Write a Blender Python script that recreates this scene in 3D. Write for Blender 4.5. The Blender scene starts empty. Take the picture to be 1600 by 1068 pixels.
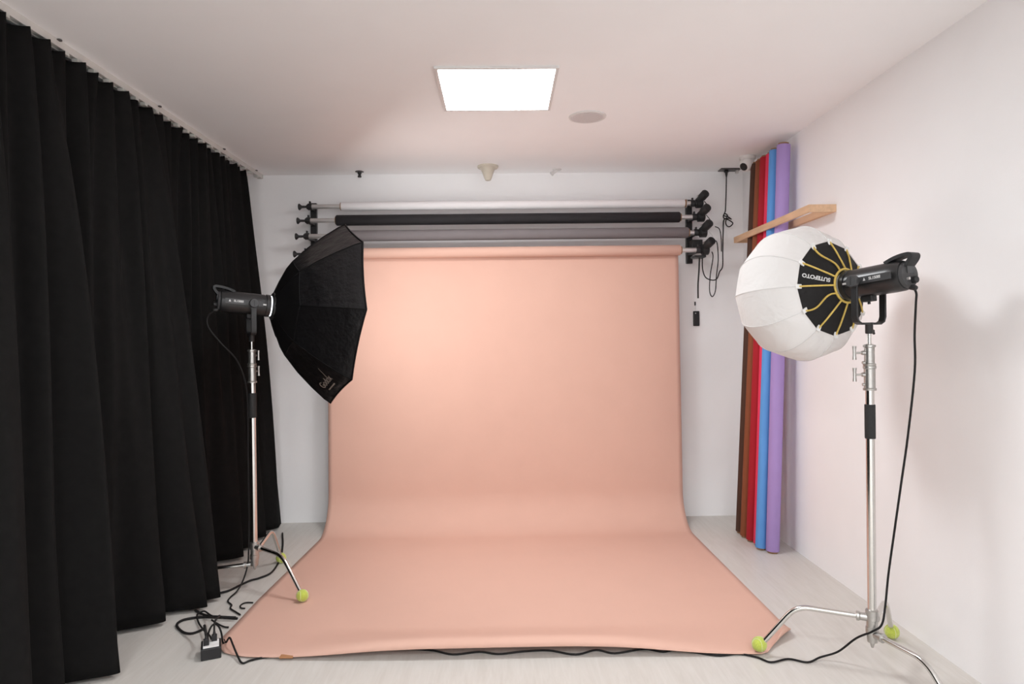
import bpy, math, random
from mathutils import Vector, Matrix, Quaternion
random.seed(7)
R = math.radians
PI = math.pi
scene = bpy.context.scene
col = scene.collection

# ------------------------------------------------------------------ camera
CAM_F, CAM_YAW, CAM_PITCH, CAM_ROLL, CAM_Z = 1046.8, 0.0161, -0.0038, -0.0124, 1.4406
cam_data = bpy.data.cameras.new('camera')
cam_data.sensor_width = 36.0
cam_data.lens = CAM_F * 36.0 / 1600.0
cam_data.clip_start = 0.05
cam = bpy.data.objects.new('camera', cam_data)
col.objects.link(cam)
_f = Vector((math.sin(CAM_YAW) * math.cos(CAM_PITCH), math.cos(CAM_YAW) * math.cos(CAM_PITCH), math.sin(CAM_PITCH)))
_r = Vector((math.cos(CAM_YAW), -math.sin(CAM_YAW), 0))
_u = _r.cross(_f)
_r2 = math.cos(CAM_ROLL) * _r + math.sin(CAM_ROLL) * _u
_u2 = -math.sin(CAM_ROLL) * _r + math.cos(CAM_ROLL) * _u
cm = Matrix((_r2, _u2, -_f)).transposed().to_4x4()
cm.translation = (0, 0, CAM_Z)
cam.matrix_world = cm
scene.camera = cam

# ------------------------------------------------------------------ world, light levels, exposure
PANEL_STRENGTH = 25.5       # radiance of the ceiling LED panel
SOFTBOX_STRENGTH = 3.25      # radiance of the lit octagonal softbox
world = bpy.data.worlds.new('world')
scene.world = world
world.use_nodes = True
world.node_tree.nodes['Background'].inputs[0].default_value = (0.5, 0.5, 0.5, 1)
world.node_tree.nodes['Background'].inputs[1].default_value = 0.05
scene.view_settings.view_transform = 'Standard'
scene.view_settings.look = 'None'
scene.view_settings.gamma = 1.0
scene.view_settings.use_curve_mapping = False
scene.view_settings.exposure = 0.46
scene.cycles.max_bounces = 10
scene.cycles.diffuse_bounces = 7
scene.cycles.glossy_bounces = 4
scene.cycles.transmission_bounces = 6
scene.cycles.use_denoising = True
scene.cycles.caustics_reflective = False
scene.cycles.caustics_refractive = False

# ------------------------------------------------------------------ room dimensions (metres, camera above the origin)
H = 2.77
XR, XL, YB, YF = 1.96, -2.30, 5.37, -2.40


# ------------------------------------------------------------------ materials
def mat(name, color, rough=0.6, metal=0.0, noise=0.0, nscale=40.0, bump=0.0, bscale=200.0, spec=0.5, sheen=0.0, stretch=None):
    m = bpy.data.materials.new(name)
    m.use_nodes = True
    nt = m.node_tree
    b = nt.nodes['Principled BSDF']
    b.inputs['Base Color'].default_value = (*color, 1)
    b.inputs['Roughness'].default_value = rough
    b.inputs['Metallic'].default_value = metal
    b.inputs['Specular IOR Level'].default_value = spec
    if sheen:
        b.inputs['Sheen Weight'].default_value = sheen
    if noise or bump:
        tc = nt.nodes.new('ShaderNodeTexCoord')
        mp = nt.nodes.new('ShaderNodeMapping')
        nt.links.new(tc.outputs['Object'], mp.inputs['Vector'])
        if stretch:
            mp.inputs['Scale'].default_value = stretch
    if noise:
        n = nt.nodes.new('ShaderNodeTexNoise')
        n.inputs['Scale'].default_value = nscale
        n.inputs['Detail'].default_value = 6
        nt.links.new(mp.outputs[0], n.inputs['Vector'])
        cr = nt.nodes.new('ShaderNodeValToRGB')
        cr.color_ramp.elements[0].position = 0.3
        cr.color_ramp.elements[1].position = 0.7
        cr.color_ramp.elements[0].color = (*[c * (1 - noise) for c in color], 1)
        cr.color_ramp.elements[1].color = (*[min(1, c * (1 + noise)) for c in color], 1)
        nt.links.new(n.outputs['Fac'], cr.inputs[0])
        nt.links.new(cr.outputs[0], b.inputs['Base Color'])
    if bump:
        n2 = nt.nodes.new('ShaderNodeTexNoise')
        n2.inputs['Scale'].default_value = bscale
        n2.inputs['Detail'].default_value = 4
        nt.links.new(mp.outputs[0], n2.inputs['Vector'])
        bp = nt.nodes.new('ShaderNodeBump')
        bp.inputs['Strength'].default_value = bump
        bp.inputs['Distance'].default_value = 0.01
        nt.links.new(n2.outputs['Fac'], bp.inputs['Height'])
        nt.links.new(bp.outputs[0], b.inputs['Normal'])
    return m


def emit(name, color, strength):
    m = bpy.data.materials.new(name)
    m.use_nodes = True
    nt = m.node_tree
    nt.nodes.clear()
    e = nt.nodes.new('ShaderNodeEmission')
    e.inputs[0].default_value = (*color, 1)
    e.inputs[1].default_value = strength
    o = nt.nodes.new('ShaderNodeOutputMaterial')
    nt.links.new(e.outputs[0], o.inputs[0])
    return m


def translucent(name, color, amount):
    m = bpy.data.materials.new(name)
    m.use_nodes = True
    nt = m.node_tree
    nt.nodes.clear()
    d = nt.nodes.new('ShaderNodeBsdfDiffuse')
    t = nt.nodes.new('ShaderNodeBsdfTranslucent')
    d.inputs[0].default_value = (*color, 1)
    t.inputs[0].default_value = (*color, 1)
    tc = nt.nodes.new('ShaderNodeTexCoord')
    n = nt.nodes.new('ShaderNodeTexNoise')
    n.inputs['Scale'].default_value = 9
    n.inputs['Detail'].default_value = 3
    n.inputs['Distortion'].default_value = 0.6
    nt.links.new(tc.outputs['Object'], n.inputs['Vector'])
    bp = nt.nodes.new('ShaderNodeBump')
    bp.inputs['Strength'].default_value = 0.6
    bp.inputs['Distance'].default_value = 0.02
    nt.links.new(n.outputs['Fac'], bp.inputs['Height'])
    nt.links.new(bp.outputs[0], d.inputs['Normal'])
    mx = nt.nodes.new('ShaderNodeMixShader')
    mx.inputs[0].default_value = amount
    nt.links.new(d.outputs[0], mx.inputs[1])
    nt.links.new(t.outputs[0], mx.inputs[2])
    o = nt.nodes.new('ShaderNodeOutputMaterial')
    nt.links.new(mx.outputs[0], o.inputs[0])
    return m


def floor_material():
    m = bpy.data.materials.new('pale_vinyl_floor')
    m.use_nodes = True
    nt = m.node_tree
    b = nt.nodes['Principled BSDF']
    b.inputs['Roughness'].default_value = 0.42
    b.inputs['Specular IOR Level'].default_value = 0.35
    tc = nt.nodes.new('ShaderNodeTexCoord')
    mp = nt.nodes.new('ShaderNodeMapping')
    mp.inputs['Scale'].default_value = (16, 1.4, 1)
    nt.links.new(tc.outputs['Object'], mp.inputs['Vector'])
    n = nt.nodes.new('ShaderNodeTexNoise')
    n.inputs['Scale'].default_value = 2.2
    n.inputs['Detail'].default_value = 8
    n.inputs['Roughness'].default_value = 0.65
    n.inputs['Distortion'].default_value = 0.8
    nt.links.new(mp.outputs[0], n.inputs['Vector'])
    cr = nt.nodes.new('ShaderNodeValToRGB')
    cr.color_ramp.elements[0].position = 0.25
    cr.color_ramp.elements[1].position = 0.75
    cr.color_ramp.elements[0].color = (0.56, 0.53, 0.49, 1)
    cr.color_ramp.elements[1].color = (0.65, 0.625, 0.59, 1)
    nt.links.new(n.outputs['Fac'], cr.inputs[0])
    nt.links.new(cr.outputs[0], b.inputs['Base Color'])
    return m


M = {
    'wall': mat('white_wall_paint', (0.92, 0.918, 0.925), 0.75, noise=0.012, nscale=3, bump=0.06, bscale=260, spec=0.25),
    'ceiling': mat('white_ceiling_paint', (0.93, 0.93, 0.935), 0.85, noise=0.01, nscale=3, spec=0.2),
    'floor': floor_material(),
    'peach': mat('peach_seamless_paper', (0.66, 0.415, 0.335), 0.85, noise=0.012, nscale=5, bump=0.03, bscale=90, spec=0.15),
    'white_paper': mat('white_seamless_paper', (0.84, 0.82, 0.83), 0.8, noise=0.01, nscale=8, spec=0.2),
    'black_paper': mat('charcoal_seamless_paper', (0.022, 0.020, 0.022), 0.7, noise=0.1, nscale=8, spec=0.3),
    'grey_paper': mat('grey_seamless_paper', (0.20, 0.18, 0.185), 0.8, noise=0.03, nscale=8, spec=0.2),
    'cardboard': mat('cardboard_core', (0.30, 0.17, 0.09), 0.85, noise=0.1, nscale=60),
    'curtain': mat('black_curtain_cloth', (0.0080, 0.0076, 0.0074), 0.95, noise=0.15, nscale=30, bump=0.15, bscale=700, spec=0.12),
    'rail': mat('white_rail_metal', (0.62, 0.60, 0.57), 0.4, noise=0.03, nscale=20),
    'glider': mat('white_plastic_glider', (0.55, 0.55, 0.52), 0.5, noise=0.03, nscale=60),
    'chrome': mat('chrome_tube', (0.70, 0.69, 0.665), 0.16, 1.0, noise=0.02, nscale=30),
    'cast': mat('satin_cast_metal', (0.50, 0.49, 0.47), 0.36, 0.95, noise=0.06, nscale=60, bump=0.05, bscale=300),
    'alu': mat('brushed_aluminium_tube', (0.66, 0.64, 0.63), 0.38, 0.85, noise=0.03, nscale=30),
    'black_metal': mat('black_painted_metal', (0.016, 0.016, 0.017), 0.42, noise=0.1, nscale=40, spec=0.5),
    'black_plastic': mat('black_plastic', (0.014, 0.014, 0.015), 0.5, noise=0.1, nscale=60, spec=0.45),
    'head': mat('black_anodised_housing', (0.020, 0.020, 0.021), 0.30, 0.2, noise=0.08, nscale=60, spec=0.6),
    'head_dark': mat('dark_grey_housing', (0.040, 0.040, 0.042), 0.45, noise=0.08, nscale=60),
    'screen': mat('dark_display', (0.055, 0.058, 0.06), 0.2, noise=0.05, nscale=30),
    'rubber': mat('black_rubber', (0.018, 0.018, 0.018), 0.75, noise=0.15, nscale=120, bump=0.1, bscale=500),
    'cable': mat('black_cable_sheath', (0.012, 0.011, 0.011), 0.7, noise=0.1, nscale=80, spec=0.25),
    'nylon': mat('black_coated_nylon', (0.0075, 0.007, 0.0078), 0.36, noise=0.12, nscale=14, bump=1.0, bscale=13, spec=0.38),
    'nylon_matte': mat('black_matte_nylon', (0.0055, 0.005, 0.0055), 0.62, noise=0.12, nscale=20, bump=0.2, bscale=14, spec=0.2),
    'lantern': translucent('white_translucent_fabric', (0.86, 0.85, 0.84), 0.25),
    'lantern_seam': mat('grey_white_seam_tape', (0.66, 0.65, 0.64), 0.8, noise=0.03, nscale=40),
    'lantern_black': mat('black_lantern_cloth', (0.017, 0.016, 0.016), 0.8, noise=0.1, nscale=90, bump=0.1, bscale=400, spec=0.2),
    'yellow': mat('yellow_piping', (0.62, 0.44, 0.10), 0.6, noise=0.08, nscale=90),
    'white_tab': mat('white_plastic_tab', (0.80, 0.80, 0.79), 0.5, noise=0.02, nscale=60),
    'print': mat('pale_grey_print', (0.62, 0.62, 0.61), 0.6, noise=0.02, nscale=60),
    'logo': mat('warm_grey_print', (0.26, 0.23, 0.20), 0.6, noise=0.05, nscale=60),
    'tennis': mat('yellow_green_felt', (0.52, 0.60, 0.10), 0.95, noise=0.12, nscale=160, bump=0.4, bscale=700, spec=0.1, sheen=0.4),
    'tennis_seam': mat('tennis_seam_rubber', (0.70, 0.72, 0.50), 0.8, noise=0.05, nscale=90),
    'pine': mat('pale_pine_wood', (0.70, 0.47, 0.30), 0.6, noise=0.10, nscale=3, stretch=(14, 2, 14), spec=0.25),
    'fixture': mat('white_fixture_plastic', (0.72, 0.71, 0.70), 0.5, noise=0.01, nscale=30),
    'beige': mat('beige_plastic', (0.62, 0.58, 0.49), 0.5, noise=0.03, nscale=40),
    'grille': mat('speaker_grille_grey', (0.64, 0.61, 0.61), 0.6, noise=0.06, nscale=180, bump=0.3, bscale=900),
    'panel': emit('led_panel_glow', (0.965, 0.985, 1.0), PANEL_STRENGTH),
    'softbox_glow': emit('softbox_diffuser_glow', (1.0, 0.985, 0.97), SOFTBOX_STRENGTH),
    'lamp_glow': emit('led_lamp_glow', (0.92, 0.93, 1.0), 3.0),
    'steel_dark': mat('dark_steel', (0.12, 0.11, 0.11), 0.4, 0.8, noise=0.1, nscale=40),
    'paper_back': mat('brown_tape', (0.42, 0.20, 0.09), 0.6, noise=0.06, nscale=40),
}
for nm, c in (('dark_brown', (0.085, 0.042, 0.028)), ('rust', (0.27, 0.085, 0.038)), ('red', (0.42, 0.018, 0.030)),
              ('pink', (0.86, 0.055, 0.13)), ('blue', (0.13, 0.36, 0.78)), ('purple', (0.41, 0.29, 0.62))):
    M['roll_' + nm] = mat(nm + '_seamless_paper', c, 0.72, noise=0.02, nscale=8, spec=0.25)


# ------------------------------------------------------------------ mesh helpers
class MB:
    """collects vertices and faces for ONE mesh"""
    def __init__(self):
        self.v, self.f = [], []

    def add(self, vs, fs):
        o = len(self.v)
        self.v += [tuple(p) for p in vs]
        self.f += [tuple(i + o for i in f) for f in fs]
        return self

    def box(self, lo, hi, mtx=None):
        x0, y0, z0 = lo
        x1, y1, z1 = hi
        vs = [Vector(p) for p in ((x0, y0, z0), (x1, y0, z0), (x1, y1, z0), (x0, y1, z0), (x0, y0, z1), (x1, y0, z1), (x1, y1, z1), (x0, y1, z1))]
        if mtx:
            vs = [mtx @ p for p in vs]
        return self.add(vs, [(0, 3, 2, 1), (4, 5, 6, 7), (0, 1, 5, 4), (1, 2, 6, 5), (2, 3, 7, 6), (3, 0, 4, 7)])

    def sweep(self, path, prof, up=None, caps=True, radii=None):
        """sweeps a 2-D closed profile along a polyline (parallel transport)"""
        path = [Vector(p) for p in path]
        n = len(path)
        tans = []
        for i in range(n):
            a = path[max(0, i - 1)]
            b = path[min(n - 1, i + 1)]
            tans.append((b - a).normalized())
        t = tans[0]
        u = Vector(up) if up else (Vector((0, 0, 1)) if abs(t.z) < 0.9 else Vector((1, 0, 0)))
        s = t.cross(u).normalized()
        u = s.cross(t).normalized()
        vs, k = [], len(prof)
        for i in range(n):
            if i:
                q = tans[i - 1].rotation_difference(tans[i])
                s = q @ s
                u = q @ u
            r = radii[i] if radii else 1.0
            vs += [path[i] + s * (a * r) + u * (b * r) for a, b in prof]
        fs = []
        for i in range(n - 1):
            for j in range(k):
                a, b = i * k + j, i * k + (j + 1) % k
                fs.append((a, b, b + k, a + k))
        if caps:
            fs.append(tuple(reversed(range(k))))
            fs.append(tuple(range((n - 1) * k, n * k)))
        return self.add(vs, fs)

    def tube(self, path, r, seg=10, caps=True, radii=None):
        prof = [(math.cos(2 * PI * j / seg) * r, math.sin(2 * PI * j / seg) * r) for j in range(seg)]
        return self.sweep(path, prof, caps=caps, radii=radii)

    def bar(self, path, w, h, up=(0, 0, 1)):
        return self.sweep(path, [(-w / 2, -h / 2), (w / 2, -h / 2), (w / 2, h / 2), (-w / 2, h / 2)], up=up)

    def lathe(self, prof, seg=24, mtx=None):
        """prof: (axial, radius) along local +X; closed with caps where the radius is 0"""
        vs, fs = [], []
        for a, r in prof:
            for j in range(seg):
                an = 2 * PI * j / seg
                vs.append(Vector((a, math.cos(an) * r, math.sin(an) * r)))
        for i in range(len(prof) - 1):
            for j in range(seg):
                a, b = i * seg + j, i * seg + (j + 1) % seg
                fs.append((a, a + seg, b + seg, b))
        fs.append(tuple(range(seg)))
        fs.append(tuple(reversed(range((len(prof) - 1) * seg, len(prof) * seg))))
        if mtx:
            vs = [mtx @ p for p in vs]
        return self.add(vs, fs)

    def grid(self, nu, nv, fn, closed_u=False):
        vs = [fn(i / (nu if closed_u else nu - 1), j / (nv - 1)) for j in range(nv) for i in range(nu)]
        fs = []
        for j in range(nv - 1):
            for i in range(nu if closed_u else nu - 1):
                a, b = j * nu + i, j * nu + (i + 1) % nu
                fs.append((a, b, b + nu, a + nu))
        return self.add(vs, fs)

    def build(self, name, material, parent=None, smooth=None, loc=None):
        me = bpy.data.meshes.new(name)
        me.from_pydata([tuple(p) for p in self.v], [], self.f)
        me.validate()
        me.update()
        if smooth is not None:
            for p in me.polygons:
                p.use_smooth = True
            if smooth < 180:
                me.set_sharp_from_angle(angle=R(smooth))
        me.materials.append(M[material])
        o = bpy.data.objects.new(name, me)
        col.objects.link(o)
        if parent is not None:
            o.parent = parent
        if loc is not None:
            o.location = loc
        return o


def bevel(o, w, seg=2):
    b = o.modifiers.new('bevel', 'BEVEL')
    b.width = w
    b.segments = seg
    b.limit_method = 'ANGLE'
    return o


def tag(o, label=None, cat=None, group=None, kind=None):
    if label:
        o['label'] = label
    if cat:
        o['category'] = cat
    if group:
        o['group'] = group
    if kind:
        o['kind'] = kind
    return o


def empty(name, loc, label, cat, group=None, kind=None, rotz=0.0):
    o = bpy.data.objects.new(name, None)
    o.empty_display_size = 0.1
    o.location = loc
    o.rotation_euler = (0, 0, rotz)
    col.objects.link(o)
    return tag(o, label, cat, group, kind)


def local(root, p):
    """world point to the local frame of a (z-rotated) root"""
    d = Vector(p) - root.location
    return Matrix.Rotation(-root.rotation_euler.z, 3, 'Z') @ d


def smooth_path(pts, sub=8):
    """Catmull-Rom through the given points"""
    pts = [Vector(p) for p in pts]
    out = []
    n = len(pts)
    for i in range(n - 1):
        p0, p1, p2, p3 = pts[max(0, i - 1)], pts[i], pts[i + 1], pts[min(n - 1, i + 2)]
        for k in range(sub):
            t = k / sub
            out.append(0.5 * ((2 * p1) + (p2 - p0) * t + (2 * p0 - 5 * p1 + 4 * p2 - p3) * t * t + (-p0 + 3 * p1 - 3 * p2 + p3) * t ** 3))
    out.append(pts[-1])
    return out


def axis_matrix(origin, direction, up=(0, 0, 1)):
    """frame with local +X along direction, local +Z as near up as can be"""
    x = Vector(direction).normalized()
    y = Vector(up).cross(x)
    if y.length < 1e-4:
        y = Vector((0, 1, 0))
    y.normalize()
    z = x.cross(y)
    m = Matrix((x, y, z)).transposed().to_4x4()
    m.translation = Vector(origin)
    return m


def text_mesh(body, size, mtx, name, material, parent, extrude=0.0004, shear=0.0, bold=0.0):
    cu = bpy.data.curves.new(name, 'FONT')
    cu.body = body
    cu.size = size
    cu.align_x = 'CENTER'
    cu.align_y = 'CENTER'
    cu.extrude = extrude
    cu.shear = shear
    cu.offset = bold
    tmp = bpy.data.objects.new(name + '_curve', cu)
    col.objects.link(tmp)
    dg = bpy.context.evaluated_depsgraph_get()
    me = bpy.data.meshes.new_from_object(tmp.evaluated_get(dg))
    me.transform(mtx)
    me.materials.clear()
    me.materials.append(M[material])
    bpy.data.objects.remove(tmp)
    bpy.data.curves.remove(cu)
    o = bpy.data.objects.new(name, me)
    col.objects.link(o)
    o.parent = parent
    return o


# ------------------------------------------------------------------ the room
T = 0.12


def slab(name, lo, hi, m):
    return tag(MB().box(lo, hi).build(name, m), kind='structure')


slab('floor', (XL - T, YF - T, -T), (XR + T, YB + T, 0), 'floor')
slab('ceiling', (XL - T, YF - T, H), (XR + T, YB + T, H + T), 'ceiling')
slab('wall_back', (XL - T, YB, 0), (XR + T, YB + T, H), 'wall')
slab('wall_right', (XR, YF, 0), (XR + T, YB, H), 'wall')
slab('wall_left', (XL - T, YF, 0), (XL, YB, H), 'wall')
slab('wall_front', (XL - T, YF - T, 0), (XR + T, YF, H), 'wall')


# ------------------------------------------------------------------ curtain and its rail
def interp(pts, y):
    if y <= pts[0][0]:
        return pts[0][1]
    for (y0, x0), (y1, x1) in zip(pts, pts[1:]):
        if y <= y1:
            t = (y - y0) / (y1 - y0)
            t = t * t * (3 - 2 * t)
            return x0 + (x1 - x0) * t
    return pts[-1][1]


hem = [(-0.6, -1.80), (-0.35, -1.95), (-0.1, -1.75), (0.12, -1.94), (0.42, -1.74), (0.6, -1.92), (0.86, -1.72), (1.0, -1.9), (1.2, -1.75),
       (1.4, -1.93), (1.65, -1.72), (1.82, -1.9), (2.05, -1.74), (2.2, -1.90), (2.45, -1.71), (2.62, -1.90), (2.76, -1.80), (2.82, -1.86), (2.92, -1.665),
       (3.02, -1.94), (3.32, -1.93), (3.455, -1.735), (3.53, -1.9), (3.63, -1.60), (3.69, -1.68), (3.77, -1.585), (3.86, -2.0), (4.14, -2.0),
       (4.26, -1.83), (4.33, -1.92), (4.48, -1.73), (4.58, -1.86), (4.71, -1.745), (4.80, -1.88), (4.94, -1.74), (5.02, -1.83), (5.16, -1.725), (5.27, -1.74)]
CY0, CY1, CZ0, CZ1 = -0.6, 5.27, 0.022, 2.735


def curtain_pt(u, v):
    y = CY0 + (CY1 - CY0) * u
    z = CZ0 + (CZ1 - CZ0) * v
    d = 1 - v
    w = d ** 0.8
    low = interp(hem, y)
    pleat = 0.026 * math.sin(2 * PI * y / 0.118) + 0.010 * math.sin(2 * PI * y / 0.31 + 1.0)
    top = -1.918 + pleat
    yy = y + 0.04 * d * math.sin(y * 3.1 + 0.5)
    mid = 0.034 * math.sin(2 * PI * yy / 0.205 + 0.7 * math.sin(yy * 2.3)) + 0.016 * math.sin(2 * PI * yy / 0.093 + yy * 2.0)
    bell = math.sin(PI * min(1, d * 1.05)) ** 0.8 * (1 - 0.45 * d)
    x = top * (1 - w) + low * w + mid * bell
    if v > 0.995:
        z -= 0.016 * (0.5 + 0.5 * math.sin(2 * PI * y / 0.118 + 2.0))
    return (x, y - 0.19 * v * max(0.0, (y - 3.9) / 1.37) ** 1.5, z)


cur = MB().grid(700, 44, curtain_pt).build('curtain', 'curtain', smooth=180)
so = cur.modifiers.new('thickness', 'SOLIDIFY')
so.thickness = 0.004
tag(cur, 'black floor-length pleated blackout curtain along the left side of the room', 'curtain')

rail = empty('curtain_rail', (-1.928, 3.0, H), 'white metal curtain track fixed to the ceiling above the black curtain', 'curtain rail', rotz=R(-0.9))
MB().box((-0.019, -3.6, -0.026), (0.019, 2.33, 0.0)).box((-0.019, -3.6, -0.032), (-0.012, 2.33, -0.026)).box((0.012, -3.6, -0.032), (0.019, 2.33, -0.026)).build('track', 'rail', rail)
bevel(MB().box((-0.021, 2.33, -0.034), (0.021, 2.345, 0.0)).build('end_cap', 'glider', rail), 0.002)
gl = None
k = 0
y = -0.55
while y < 2.28:
    if gl is None:
        g = MB().box((-0.008, -0.014, -0.046), (0.020, 0.014, -0.030)).build('glider', 'glider', rail)
        gl = g.data
    else:
        g = bpy.data.objects.new('glider', gl)
        col.objects.link(g)
        g.parent = rail
    g.location = (0.0, y, 0.0)
    y += 0.118 if k % 5 else 0.085
    k += 1
for yy in (-0.05, 0.78, 1.62, 2.2):
    MB().lathe([(-0.004, 0.004), (0.0, 0.011), (0.004, 0.011)], 12, axis_matrix((0.024, yy, -0.003), (0, 0, -1))).build('rail_clip', 'steel_dark', rail)


# ------------------------------------------------------------------ motorised backdrop rollers on the back wall
rows = [(5.245, 2.492), (5.20, 2.376), (5.155, 2.248), (5.105, 2.107)]
BXL, BXR = -1.475, 1.515
for side, bx, lab in ((-1, BXL, 'black bracket bar with four knobbed hooks left of the paper rolls'),
                      (1, BXR, 'black bracket bar behind the roller motors right of the paper rolls')):
    b = empty('wall_bracket', (bx, YB, 2.05), lab, 'bracket', 'backdrop roller brackets')
    bevel(MB().box((-0.024, -0.035, -0.02), (0.024, 0.0, 0.49)).build('bar', 'black_metal', b), 0.003)
    for yy, zz in rows:
        arm = MB()
        arm.bar([(0, -0.03, zz - 2.05), (0, yy - YB + 0.0, zz - 2.05)], 0.030, 0.034)
        arm.lathe([(-0.016, 0.026), (0.016, 0.026)], 18, axis_matrix((0, yy - YB, zz - 2.05), (1, 0, 0)))
        arm.box((-0.006, yy - YB - 0.012, zz - 2.05 + 0.02), (0.006, yy - YB + 0.012, zz - 2.05 + 0.042))
        bevel(arm.build('hook', 'black_metal', b), 0.002)
    if side == 1:
        bevel(MB().box((-0.01, -0.14, 0.075), (0.075, -0.04, 0.155)).build('receiver_box', 'black_plastic', b), 0.005)
        bevel(MB().box((-0.03, -0.27, 0.0), (0.06, -0.16, 0.018)).build('bottom_plate', 'black_metal', b), 0.003)

specs = [('white', 'white_paper', -1.232, 1.452, 0.034, 'white paper roll, topmost of the four rolls on the back wall'),
         ('black', 'black_paper', -1.262, 1.402, 0.041, 'charcoal black paper roll, second from the top on the back wall'),
         ('grey', 'grey_paper', -1.25, 1.452, 0.042, 'grey paper roll above the unrolled peach backdrop'),
         ('peach', 'peach', -1.322, 1.378, 0.040, 'peach paper backdrop hanging from the lowest roll and sweeping over the floor')]
rollers = []
for (nm, mm, x0, x1, rr, lab), (yy, zz) in zip(specs, rows):
    root = empty('paper_backdrop', (0, yy, zz), lab, 'backdrop', 'rolls of paper on the wall rollers', 'thing')
    rollers.append(root)
    MB().tube([(BXL + 0.016, 0, 0), (BXR - 0.016, 0, 0)], 0.0185, 16).build('core_tube', 'alu', root, 50)
    MB().lathe([(x0, 0.026), (x0, rr - 0.004), (x0 + 0.006, rr), (x1 - 0.006, rr), (x1, rr - 0.004), (x1, 0.026)], 28).build('paper_roll', mm, root, 50)
    MB().lathe([(x0 - 0.006, 0.0187), (x0 - 0.006, 0.030), (x0 + 0.01, 0.030)], 20).build('cardboard_core', 'cardboard', root, 50)
    MB().lathe([(x1 - 0.01, 0.030), (x1 + 0.010, 0.030), (x1 + 0.010, 0.0187)], 20).build('cardboard_core', 'cardboard', root, 50)
    MB().lathe([(BXL - 0.088, 0.004), (BXL - 0.088, 0.024), (BXL - 0.082, 0.026), (BXL - 0.074, 0.020), (BXL - 0.064, 0.010), (BXL - 0.030, 0.009), (BXL - 0.024, 0.019), (BXL - 0.012, 0.019)], 18).build('end_knob', 'black_plastic', root, 50)
    if nm == 'white':
        MB().lathe([(x1 + 0.012, 0.02), (x1 + 0.012, 0.034), (x1 + 0.018, 0.034), (x1 + 0.018, 0.02)], 18).build('end_flange', 'alu', root, 50)

# the unrolled sheet: hangs behind the roll, sweeps onto the floor, ends in a slightly raised lip
YS = 5.138
RS = 0.27


def sheet_pt(u, s):
    """u across 0..1, s along the length"""
    z_top = 2.09
    l1 = z_top - RS
    l2 = RS * PI / 2
    l3 = 1.868
    d = s * (l1 + l2 + l3)
    front = 0.0
    if d < l1:
        p = (YS, z_top - d)
        f = 0.0
    elif d < l1 + l2:
        a = (d - l1) / RS
        p = (YS - RS + RS * math.cos(a), RS - RS * math.sin(a) + 0.004)
        f = 0.0
    else:
        f = (d - l1 - l2) / l3
        p = (YS - RS - l3 * f, 0.004)
    wv = max(0.0, min(1.0, (2.09 - p[1]) / 2.09))
    xl = -1.315 - 0.022 * wv - 0.040 * min(1, f * 1.6)
    xr = 1.370 + 0.016 * wv + 0.006 * f
    yy, zz = p
    if f > 0:
        e = max(0.0, (f - 0.80) / 0.20)          # the last 37 cm
        e2 = max(0.0, (f - 0.955) / 0.045)       # the curled lip
        mid = math.exp(-((u - 0.49) / 0.31) ** 4)
        lift = 0.007 + 0.074 * mid
        zz += lift * (e * e * (3 - 2 * e)) - (0.034 * mid + 0.004) * e2 ** 2
        yy += f * 0.09 * max(0.0, 1 - u / 0.42) ** 2          # the front edge is not cut square
        yy += 0.030 * mid * e2 ** 2
        # corners
        cl = max(0.0, (0.055 - u) / 0.055)
        xl += 0.075 * max(0.0, (f - 0.90) / 0.10) ** 2
        yy += 0.03 * cl * cl * e
        cr_ = max(0.0, (u - 0.945) / 0.055)
        yy += 0.16 * cr_ * e * e
        zz += 0.050 * cr_ * cr_ * e * e
        xr -= 0.070 * e ** 4
    return (xl + (xr - xl) * u, yy, zz)


sheet = MB().grid(81, 150, sheet_pt)
o = MB()
o.v = [(x, yy - rows[3][0], zz - rows[3][1]) for x, yy, zz in sheet.v]
o.f = sheet.f
sh = o.build('paper_sheet', 'peach', rollers[3], 180)
so = sh.modifiers.new('thickness', 'SOLIDIFY')
so.thickness = 0.0012
so.offset = -1
tp = sheet_pt(0.118, 1.0)
MB().box((-0.030, -0.006, -0.003), (0.030, 0.022, 0.0035)).build('tape', 'paper_back', rollers[3], loc=(tp[0], tp[1] - rows[3][0], tp[2] - rows[3][1] + 0.001))

# motors
for i, (yy, zz) in enumerate(rows):
    name = ['uppermost', 'second', 'third', 'lowest'][i]
    mo = empty('roller_motor', (BXR + 0.016, yy, zz), 'black tubular roller motor, %s of the four beside the paper rolls' % name, 'motor', 'roller motors')
    MB().lathe([(0.0, 0.012), (0.004, 0.026), (0.012, 0.026), (0.014, 0.038), (0.06, 0.038), (0.064, 0.034), (0.064, 0.0)], 22).build('gearbox', 'black_plastic', mo, 40)
    ax = axis_matrix((0.030, 0.0, 0.014), (0.30, -0.86, 0.42))
    MB().lathe([(0.0, 0.027), (0.05, 0.027), (0.052, 0.032), (0.105, 0.032), (0.11, 0.029)], 22, ax).build('motor_body', 'black_plastic', mo, 40)
    MB().lathe([(0.1095, 0.024), (0.113, 0.022)], 22, ax).build('end_cap', 'black_metal', mo, 40)
    MB().lathe([(0.03, 0.010), (0.036, 0.010)], 8, axis_matrix((0.036, -0.01, 0.028), (-0.4, -0.5, 0.75))).build('screw', 'alu', mo)


def cable(name, pts, r, label, cat, group=None, sub=8, seg=7, mm='cable', parent=None):
    p0 = Vector(pts[0])
    o = MB().tube([p - p0 for p in smooth_path(pts, sub)], r, seg).build(name, mm, parent, 180, loc=p0)
    if label:
        tag(o, label, cat, group)
    return o


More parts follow.
